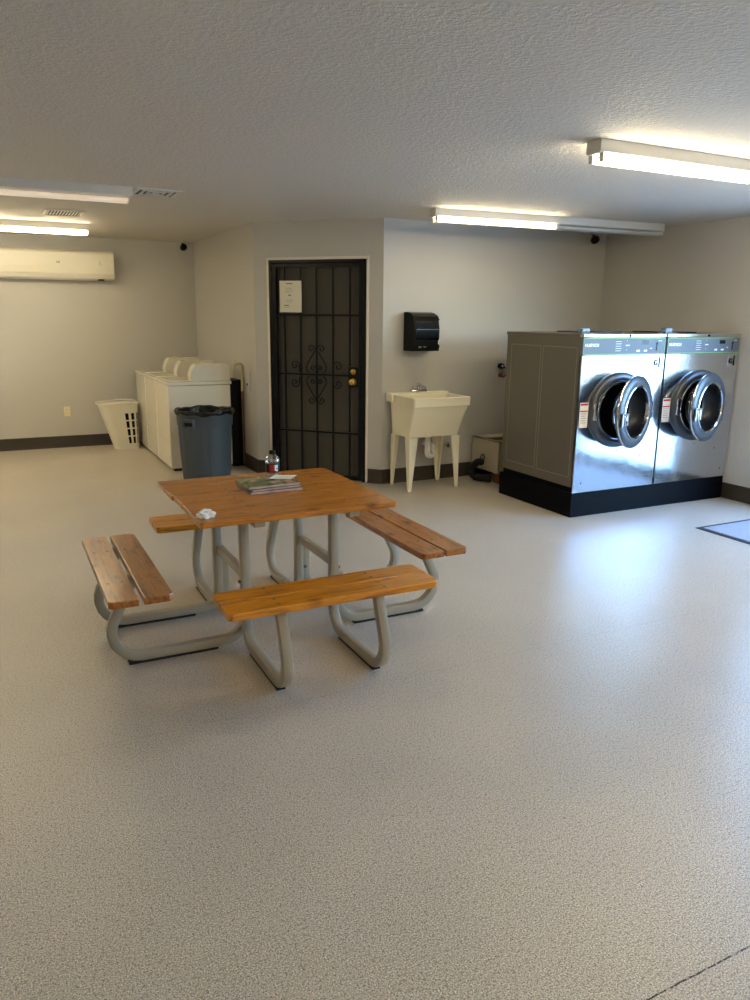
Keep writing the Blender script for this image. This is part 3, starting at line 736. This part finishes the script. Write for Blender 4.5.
li = MB(); lo_ = ring_pts(.05, .012); hi_ = ring_pts(.445, .012)
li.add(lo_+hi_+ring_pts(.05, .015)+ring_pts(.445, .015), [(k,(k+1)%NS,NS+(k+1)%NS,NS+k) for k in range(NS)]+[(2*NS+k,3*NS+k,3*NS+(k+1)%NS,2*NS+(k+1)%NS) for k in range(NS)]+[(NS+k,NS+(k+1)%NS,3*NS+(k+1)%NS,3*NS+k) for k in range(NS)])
li.build('slot_darkener', 'black_matte', lb_)  # black sheet added inside the basket so the slots look dark
rp = ring_pts(.552, -.006)
rp = [(x, y, z+.012*math.cos(2*math.atan2(y, x))*-1) for x, y, z in rp]
MB().tube(rp, .0095, 8, closed=True).build('rim', 'basket_plastic', lb_)

# ------------------------------------------------------------------ trash can
tc = empty('trash_can', (1.775, 7.23, 0), 'round blue-grey plastic trash can lined with a black bag in front of the white washers', 'trash can')
def rib(a, z):
    k = 1.0
    for c0 in range(8):
        d_ = (a-c0*PI/4+PI) % (2*PI)-PI
        if abs(d_) < .17: k += .030*(1-(abs(d_)/.17)**4)
    return k
body = MB().lathe([(.215,0),(.222,.01),(.232,.15),(.243,.35),(.250,.52),(.252,.545)], 96, 0, rf=rib)
body.lathe([(.258,.545),(.262,.56),(.266,.66),(.272,.672),(.272,.688),(.262,.69),(.250,.68),(.235,.1)], 64, 0, caps=False)
body.build('bin_body', 'bin_plastic', tc)
for s_ in (-1, 1):
    hd = MB(); a0 = math.radians(222 if s_ < 0 else 42)
    Mh = Matrix.Rotation(a0, 4, 'Z')
    hd.box((.262,-.062,.60),(.292,.062,.632),.008, M=Mh).box((.255,-.066,.55),(.283,-.046,.632),.006, M=Mh).box((.255,.046,.55),(.283,.066,.632),.006, M=Mh)
    hd.box((.262,-.045,.565),(.270,.045,.60),.002, mi=1, M=Mh)
    hd.build('bin_handle', ['bin_plastic', 'black_matte'], tc)
bg = MB(); S_ = 72; prof = [(.276,.665),(.281,.672),(.284,.685),(.282,.698),(.268,.703),(.250,.692),(.236,.62),(.220,.45),(.15,.40),(.01,.39)]
vs = []; fs = []
for i, (r, z) in enumerate(prof):
    for k in range(S_):
        a = 2*PI*k/S_; q = 1+.006*math.sin(a*9+i)+.005*math.sin(a*17+2*i); dz = .006*math.sin(a*5+1)+(.006*math.sin(a*11+i) if i < 2 else .003*math.sin(a*13))
        vs.append((r*q*math.cos(a), r*q*math.sin(a), z+dz))
for i in range(len(prof)-1):
    for k in range(S_): fs.append((i*S_+k, i*S_+(k+1)%S_, (i+1)*S_+(k+1)%S_, (i+1)*S_+k))
fs.append(tuple((len(prof)-1)*S_+k for k in range(S_)))
bg.add(vs, fs, 0, True).build('bin_bag', 'bag_black', tc)

# ------------------------------------------------------------------ utility sink
sk = empty('utility_sink', (3.62, 6.15, 0), 'cream plastic laundry tub sink on four tapered legs under the black dispenser', 'sink')
def S(p): return (p[0]-3.62, p[1]-6.15, p[2])
t_ = MB()
rimO = [(3.325,5.885),(3.925,5.885),(3.925,6.385),(3.325,6.385)]
zt = .868
def loft(mb, loops, capA=True, capB=True):
    n = len(loops[0]); vs = []; fs = []
    for lp in loops: vs += [S(p) for p in lp]
    for i in range(len(loops)-1):
        for k in range(n): fs.append((i*n+k, i*n+(k+1)%n, (i+1)*n+(k+1)%n, (i+1)*n+k))
    if capA: fs.append(tuple(range(n-1,-1,-1)))
    if capB: fs.append(tuple((len(loops)-1)*n+k for k in range(n)))
    mb.add(vs, fs)
def quad(x0_, x1_, y0_, y1_, z, r=.02):
    return [(x0_+ (x1_-x0_)/2 + px, y0_+(y1_-y0_)/2+py, z) for px, py in rsq(x1_-x0_, y1_-y0_, r, 3)]
loft(t_, [quad(3.350,3.872,6.012,6.355,.498), quad(3.335,3.915,5.905,6.37,.785), quad(3.328,3.925,5.888,6.375,.790), quad(3.325,3.93,5.885,6.385,zt-.004,.022), quad(3.329,3.926,5.889,6.385,zt,.022),
          quad(3.345,3.910,5.905,6.28,zt,.03), quad(3.352,3.903,5.912,6.275,zt-.008,.03), quad(3.37,3.86,6.03,6.25,.515,.04)])
t_.build('tub', 'tub_plastic', sk)
dk = MB().box(S((3.300,6.275,.800)), S((3.335,6.390,.872)), .006).box(S((3.300,6.290,.865)), S((3.935,6.390,.882)), .006)
dk.build('faucet_deck', 'tub_plastic', sk)
def leg(cx_, cy_, sx, sy):
    m_ = MB(); wt, wb, thk = .088, .030, .012
    def Lp(w_, z): return [S((cx_+sx*a, cy_+sy*b, z)) for a, b in ((0,0),(w_,0),(w_,thk),(thk,thk),(thk,w_),(0,w_))]
    vs = Lp(wb, .012)+Lp(wt, .50)
    m_.add(vs, [(0,1,2,3,4,5),(6,7,8,9,10,11)]+[(k,(k+1)%6,6+(k+1)%6,6+k) for k in range(6)])
    q = S((cx_+sx*.014, cy_+sy*.014, 0)); m_.lathe([(.013,0),(.013,.008),(.009,.02)], 12, 0, q)
    return m_.build('leg', 'tub_plastic', sk)
leg(3.335,5.975,1,1); leg(3.872,5.975,-1,1); leg(3.335,6.345,1,-1); leg(3.872,6.345,-1,-1)
fc = MB()
fx, fy, fz = S((3.62, 6.335, .882))
fc.box((fx-.085,fy-.028,fz),(fx+.085,fy+.028,fz+.022),.007)
for s_ in (-.055, .055): fc.cyl((fx+s_,fy,fz+.02),(fx+s_,fy,fz+.045),.014,14).box((fx+s_-.010,fy-.035,fz+.045),(fx+s_+.010,fy+.012,fz+.056),.004)
fc.tube(fillet([(fx,fy,fz+.02),(fx,fy,fz+.075),(fx,fy-.12,fz+.055),(fx,fy-.12,fz+.035)], [.04,.02]), .011, 12)
fc.cyl((fx,fy,fz+.05),(fx,fy,fz+.085),.016,12).build('faucet', 'chrome', sk)
tr = MB()
px, py, _ = S((3.635,6.16,0))
tr.cyl((px,py,.515),(px,py,.47),.036,20).cyl((px,py,.47),(px,py,.36),.027,18).cyl((px,py,.435),(px,py,.405),.036,18)
tr.tube(fillet([(px,py,.38),(px,py,.285),(px+.085,py+.03,.285),(px+.085,py+.03,.37),(px+.085,py+.225,.385)], [.042,.042,.03]), .027, 16)
tr.cyl((px+.085,py+.03,.34),(px+.085,py+.03,.365),.034,18)
tr.build('drain_trap', 'white_pvc', sk)
vl = empty('stop_valve', (3.975, 6.398, .34), 'small chrome stop valve on the wall under the sink, right of the drain trap', 'valve')
MB().cyl((0,0,0),(0,-.05,0),.010,12).cyl((0,-.05,-.02),(0,-.05,.03),.013,12).build('valve_body', 'chrome', vl)
MB().lathe([(.003,0),(.018,.003),(.018,.010),(.003,.013)], 12, 0, (0,-.062,0), Matrix.Rotation(PI/2,4,'X')).build('valve_handle', 'chrome', vl)

# ------------------------------------------------------------------ paper towel dispenser
dp = empty('towel_dispenser', (3.625, YC, 1.27), 'black smoked-plastic paper towel dispenser on the wall above the sink', 'dispenser')
pf = [(0,0),(-.190,0),(-.205,.05),(-.212,.12),(-.213,.20),(-.198,.262),(-.165,.312),(-.12,.340),(-.06,.352),(0,.352)]   # (y,z)
MB().prism([(y, z) for y, z in pf], -.142, -.128, 'x', bev=.002).build('side_panel', 'black_matte', dp)
MB().prism([(0,0),(-.185,0),(-.200,.05),(-.165,.07),(-.165,.27),(-.190,.285),(-.15,.325),(-.06,.350),(0,.352)], .122, .136, 'x', bev=.002).build('side_panel', 'black_matte', dp)
MB().prism([(-.02,.10),(-.205,.10),(-.213,.12),(-.215,.20),(-.200,.264),(-.167,.314),(-.12,.343),(-.06,.355),(-.02,.355)], -.128, .122, 'x', bev=.002).build('cover', 'black_gloss', dp)
MB().prism([(0,0),(-.178,0),(-.190,.05),(-.195,.098),(0,.098)], -.128, .122, 'x', bev=.002).build('lower_body', 'black_matte', dp)
MB().cyl((-.127,-.10,.17),(.128,-.10,.17),.060,24).build('paper_roll', 'white_paper', dp)
MB().box((.134,-.175,.245),(.140,-.12,.258),.001).box((.134,-.185,.060),(.140,-.150,.078),.001).build('paper_edge', 'white_paper', dp)
MB().box((-.085,-.205,.030),(-.060,-.186,.046),.003).box((-.035,-.205,.034),(-.010,-.186,.046),.003).build('latch', 'grey_ink', dp)

# ------------------------------------------------------------------ beige box, hose and block in the corner behind the washers
bx = empty('junction_box', (4.50, 6.14, .0), 'open beige metal drain box raised beside the sink wall, half hidden by the left washer', 'box')
b_ = MB()
X0, X1, Y0_, Y1_, Z0, Z1 = -.215, .24, -.235, .235, .100, .415
b_.box((X0,Y0_,Z0),(X0+.012,Y1_,Z1),.002).box((X1-.012,Y0_,Z0),(X1,Y1_,Z1),.002).box((X0,Y0_,Z0),(X1,Y0_+.012,Z1),.002).box((X0,Y1_-.012,Z0),(X1,Y1_,Z1),.002).box((X0,Y0_,Z0),(X1,Y1_,Z0+.012),.002)
b_.box((X0,Y0_,Z1-.012),(X1,Y0_+.11,Z1),.002).box((X0,Y1_-.16,Z1-.012),(X1,Y1_,Z1),.002).box((X0,Y0_,Z1-.012),(X0+.05,Y1_,Z1),.002)
b_.build('box_shell', 'box_beige', bx)
MB().tube([(X0-.012, .02+.035*math.cos(a*PI/8), .215+.045*math.sin(a*PI/8)) for a in range(0,9)], .004, 8).build('wire_loop', 'black_matte', bx)
tag(MB().box((-.08,-.05,0),(.08,.05,.0995),.003).build('support_block', 'wood_block', loc=(4.385, 5.965, 0)), 'brown wooden block propping up the near corner of the beige box', 'block')
hs = MB(); pts = fillet([(4.246,6.12,.19),(4.19,6.12,.20),(4.15,6.18,.12),(4.17,6.16,.040),(4.27,6.02,.038),(4.29,6.00,.038)], .05, 6)
hp = []
for i in range(len(pts)-1):
    d_ = (pts[i+1]-pts[i]).length; n = max(1, int(d_/.006))
    for k in range(n): hp.append(pts[i].lerp(pts[i+1], k/n))
hs_o = MB(); rr_ = .036; kk = 14
vs = []; fs = []; prev = None
for i, p in enumerate(hp[:-1]):
    t__ = (hp[i+1]-p).normalized(); a_ = (t__.cross(Vector((0,0,1))) if prev is None else (prev-t__*prev.dot(t__))).normalized(); prev = a_; b__ = t__.cross(a_)
    r = rr_*(1 if i % 3 else .88)
    for k in range(kk): an = 2*PI*k/kk; vs.append(p+a_*r*math.cos(an)+b__*r*math.sin(an))
nn_ = len(vs)//kk
for i in range(nn_-1):
    for k in range(kk): fs.append((i*kk+k, i*kk+(k+1)%kk, (i+1)*kk+(k+1)%kk, (i+1)*kk+k))
fs += [tuple(range(kk-1,-1,-1)), tuple((nn_-1)*kk+k for k in range(kk))]
hs_o.add(vs, fs, 0, True)
tag(hs_o.build('drain_hose', 'black_rubber'), 'thick black corrugated drain hose curling down from the beige box to the floor', 'hose')
# wall outlet with black plug right of the sink
ol = empty('plugged_outlet', (4.60, YC-.001, 1.08), 'wall outlet holding a black plug and looped cord, left of the steel washers', 'outlet')
MB().box((-.042,-.006,-.065),(.042,0,.065),.003).build('cover_plate', 'wall_paint', ol)
MB().cyl((-.005,-.006,.025),(-.005,-.05,.025),.028,18).build('plug', 'black_matte', ol)
MB().cyl((-.005,-.05,.028),(-.005,-.054,.028),.010,12).build('plug_face', 'white_ink', ol)
MB().tube(fillet([(.01,-.04,.025),(.05,-.045,.0),(.055,-.04,-.06),(.02,-.04,-.09),(-.015,-.04,-.06),(.0,-.035,-.04)], .02, 4), .006, 8).build('cord', 'black_matte', ol)
MB().box((-.025,-.045,-.085),(.012,-.012,-.045),.006).build('adapter', 'wood_block', ol)
# outlet on back wall, wall plate on alcove wall
ob = empty('wall_outlet', (.740, YA-.001, .433), 'ivory double outlet low on the back wall left of the laundry basket', 'outlet')
MB().box((-.036,-.006,-.058),(.036,0,.058),.003).build('cover_plate', 'ivory', ob)
for z in (-.022,.022):
    r0_ = MB().box((-.016,-.009,z-.014),(.016,-.005,z+.014),.004).build('receptacle', 'ivory', ob)
    MB().box((-.008,-.0098,z-.004),(-.005,-.0088,z+.006)).box((.005,-.0098,z-.004),(.008,-.0088,z+.006)).build('slot', 'black_matte', r0_)
bp = empty('blank_wall_plate', (2.343, 7.60, .91), 'grey painted blank plate on the alcove wall left of the security door', 'wall plate')
MB().box((-.005,-.036,-.10),(0,.036,.10),.002).build('cover_plate', 'wall_paint', bp)
MB().cyl((0,.075,-.03),(-.006,.075,-.03),.012,10).build('plate_screw', 'black_matte', bp)

# ------------------------------------------------------------------ air conditioner, cameras, vents, lights
ac = empty('air_conditioner', (.86, YA-.001, 1.955), 'long cream split air conditioner high on the back wall', 'air conditioner')
prof = [(0,0),(-.11,0),(-.165,.02),(-.195,.07),(-.205,.14),(-.205,.29),(-.19,.312),(-.15,.322),(0,.322)]
MB().prism(prof, -1.02, .508, 'x', bev=.006, smooth=True).build('housing', 'ac_plastic', ac)
MB().prism([(y*1.005-.002, z) for y, z in prof[3:6]]+[(-.17,.27),(-.17,.09)], -1.0, .50, 'x', bev=.002).build('front_cover', 'ac_plastic', ac)
MB().prism([(-.108,-.006),(-.168,.014),(-.198,.058),(-.192,.062),(-.160,.022),(-.106,.002)], -.96, .33, 'x').build('louver', 'white_pvc', ac)
MB().prism([(-.100,-.003),(-.150,.008),(-.150,.012),(-.100,.004)], -.97, .40, 'x').build('air_slot', 'dark_gap', ac)
MB().prism([(-.03,.326),(-.14,.326),(-.14,.322),(-.03,.322)], -.98, .47, 'x').build('intake_grille', 'grille_white', ac)
text('maker_mark', 'LG', .030, 'grey_ink', ac, (-.095,-.2085,.185), (PI/2,0,0))
MB().box((.335,-.2085,.175),(.365,-.2065,.182)).box((.335,-.2085,.205),(.365,-.2065,.209)).box((.355,-.2085,.16),(.360,-.2065,.209)).build('icon', 'grille_white', ac)
def seccam(loc, rz, label):
    r0 = empty('security_camera', loc, label, 'security camera', None, rz)
    MB().lathe([(.035,0),(.035,-.012),(.028,-.020),(.012,-.022)], 24, 0, (0,0,0)).build('mount', 'fixture_white', r0)
    MB().cyl((0,0,-.02),(0,-.02,-.055),.014,12).build('arm', 'iron_black', r0)
    bb = MB().lathe([(.004,-.04),(.030,-.034),(.038,-.015),(.040,.01),(.034,.032),(.018,.040),(.002,.041)], 24, 0, (0,-.035,-.075), Matrix.Rotation(math.radians(75),4,'X'))
    bo = bb.build('camera_body', 'black_matte', r0)
    MB().cyl((0,-.070,-.085),(0,-.080,-.088),.014,16).build('lens', 'black_gloss', bo)
seccam((2.19, 9.66, ZC), .1, 'small black security camera on the ceiling at the back corner above the white washers')
seccam((5.655, 6.345, ZC), -.2, 'small black security camera on the ceiling in the corner above the steel washers')
def vent(x0_, x1_, y0_, y1_, label, n, slant, along):
    cx_, cy_ = (x0_+x1_)/2, (y0_+y1_)/2
    v_ = empty('ceiling_vent', (cx_, cy_, ZC), label, 'vent'); hx_, hy_ = (x1_-x0_)/2, (y1_-y0_)/2; e = .028
    MB().box((-hx_,-hy_,-.010),(hx_,-hy_+e,0),.002).box((-hx_,hy_-e,-.010),(hx_,hy_,0),.002).box((-hx_,-hy_+e,-.010),(-hx_+e,hy_-e,0),.002).box((hx_-e,-hy_+e,-.010),(hx_,hy_-e,0),.002).build('vent_frame', 'grille_white', v_)
    MB().box((-hx_+e,-hy_+e,-.003),(hx_-e,hy_-e,-.001)).build('backing', 'dark_gap', v_)
    for i in range(n):
        if along == 'x':
            y = -hy_+e+(2*hy_-2*e)*(i+.5)/n
            s_ = MB().prism([(y-.011,-.003),(y-.011,-.006),(y+.007,-.006),(y+.007,-.003)], -hx_+e, hx_-e, 'x')
        else:
            x = -hx_+e+(2*hx_-2*e)*(i+.5)/n
            s_ = MB().prism([(x-.005,-.003),(x-.005,-.007),(x+.004,-.007),(x+.004,-.003)], -hy_+e, hy_-e, 'y')
        s_.build('slat', 'grille_white', v_)
vd = empty('ceiling_vent', (1.176, 5.965, ZC), 'square stepped ceiling vent beside the end of the nearer left light fixture', 'vent')
MB().box((-.135,-.14,-.003),(.135,.14,-.001)).build('backing', 'dark_gap', vd)
for k, (a_, wd) in enumerate(((.160,.030),(.108,.022),(.064,.020))):
    b_ = a_*1.03; fr = MB()
    for q0, q1 in (((-a_,-b_),(a_,-b_+wd)),((-a_,b_-wd),(a_,b_)),((-a_,-b_+wd),(-a_+wd,b_-wd)),((a_-wd,-b_+wd),(a_,b_-wd))):
        fr.box((q0[0],q0[1],-.010),(q1[0],q1[1],-.002 if k else 0),.001)
    fr.build('vent_frame' if k == 0 else 'louver', 'fixture_white', vd)
MB().box((-.022,-.022,-.010),(.022,.022,-.002),.002).build('center_plate', 'fixture_white', vd)
vent(.515, .852, 7.33, 7.76, 'slatted ceiling vent between the two left light fixtures', 11, 1, 'y')
def fixture(xe, yc, direction, label, states, slope=0.0, pair=True):
    """8 ft strip: xe = visible end, runs in +x or -x; states of the two 4 ft tubes, from xe on"""
    rz = slope
    f_ = empty('ceiling_light', (xe, yc, ZC), label, 'ceiling light', 'eight foot strip lights on the ceiling', rz)
    s = direction; Lf = 2.38
    MB().prism([(-.052,0),(.052,0),(.052,-.058),(.040,-.066),(-.040,-.066),(-.052,-.058)], 0, s*Lf, 'x', bev=.002).build('housing', 'fixture_white', f_)
    for k, stt in enumerate(states):
        a = s*(.03+k*1.175); b = s*(.03+k*1.175+1.15)
        for y in (-.036, .036):
            tb_ = MB().cyl((a,y,-.088),(b,y,-.088),.0145,16).build('tube', {'on':'tube_lit','off':'tube_off','dim':'tube_weak'}[stt if (pair or y < 0) else 'off'], f_)
            if stt == 'on': tb_['label'] = 'glowing fluorescent tube'
            for e in (a, b):
                d_ = s*.012*(1 if e == b else -1)
                MB().box((min(e,e+d_), y-.013, -.104), (max(e,e+d_), y+.013, -.060), .003).build('lamp_holder', 'fixture_white', f_)
fixture(2.765, 3.150, 1, 'strip light at the right, both tubes glowing, nearest the camera', ('on','on'))
fixture(3.325, 5.655, 1, 'strip light above the steel washers, left half glowing and right half dark', ('on','off'), -.068, False)
fixture(.985, 5.850, -1, 'strip light at the left with faintly glowing tubes and an unseen lit half, nearer of the left pair', ('dim','on'), -.02)  # near tubes glow weakly; out-of-frame half set lit to brighten the left
fixture(.990, 8.390, -1, 'glowing strip light at the far left in front of the air conditioner', ('on','on'))

fixture(-1.7, 7.2, -1, 'unseen strip light added left of the air conditioner for fill, both tubes glowing', ('on','on'))  # out-of-frame fixture added to brighten the left part of the room
fixture(-.20, -1.0, 1, 'unseen strip light added behind the camera for warm fill, both tubes glowing', ('on','on'))  # added out of view to warm the foreground
fixture(3.1, -1.0, 1, 'unseen strip light added behind the camera by the right wall for warm fill', ('on','on'))  # second added fill strip, also out of view
# ------------------------------------------------------------------ entrance mat, floor litter
em = empty('entrance_mat', (5.28, 3.4, 0), 'blue-grey carpet mat with dark rubber edge on the floor by the right wall', 'mat')
mx0, mx1, my0, my1 = 4.785-5.28, 5.80-5.28, 2.45-3.4, 3.972-3.4
MB().box((mx0,my0,0),(mx1,my1,.005),.002).build('rubber_border', 'mat_border', em)
MB().box((mx0+.04,my0+.04,.005),(mx1-.04,my1-.04,.010),.002).build('carpet', 'mat_carpet', em)

# ------------------------------------------------------------------ daylight
W = bpy.data.worlds.new('sky'); SC.world = W; W.use_nodes = True; nt = W.node_tree
bgn = nt.nodes['Background']; sky = nt.nodes.new('ShaderNodeTexSky'); sky.sky_type = 'NISHITA'; sky.sun_elevation = math.radians(48); sky.sun_rotation = math.radians(200); sky.sun_disc = False
nt.links.new(mixc(nt, 1.0, sky.outputs[0], (.62,.82,1,1), 'MULTIPLY'), bgn.inputs['Color']); bgn.inputs['Strength'].default_value = 1.1
sl_ = bpy.data.lights.new('sun', 'SUN'); sl_.energy = 2.8; sl_.angle = math.radians(.6); sl_.color = (.36,.64,1)
so = bpy.data.objects.new('sun', sl_); COL.objects.link(so); so.rotation_euler = Vector((-.55,.35,.85)).to_track_quat('Z','Y').to_euler()
def portal(loc, rot, sx, sy):
    l = bpy.data.lights.new('daylight_portal', 'AREA'); l.shape = 'RECTANGLE'; l.size = sx; l.size_y = sy; l.cycles.is_portal = True
    o = bpy.data.objects.new('daylight_portal', l); COL.objects.link(o); o.location = loc; o.rotation_euler = rot
portal((XR+.11,(DW0+DW1)/2,1.08), (0,PI/2,0), 2.1, DW1-DW0)
portal((XR+.11,1.65,1.12), (0,PI/2,0), 2.05, 1.4)
SC.view_settings.view_transform = 'Standard'; SC.view_settings.look = 'None'; SC.view_settings.gamma = 1; SC.view_settings.use_curve_mapping = False
SC.view_settings.exposure = 2.02
SC.cycles.max_bounces = 10; SC.cycles.diffuse_bounces = 6; SC.cycles.sample_clamp_indirect = 6
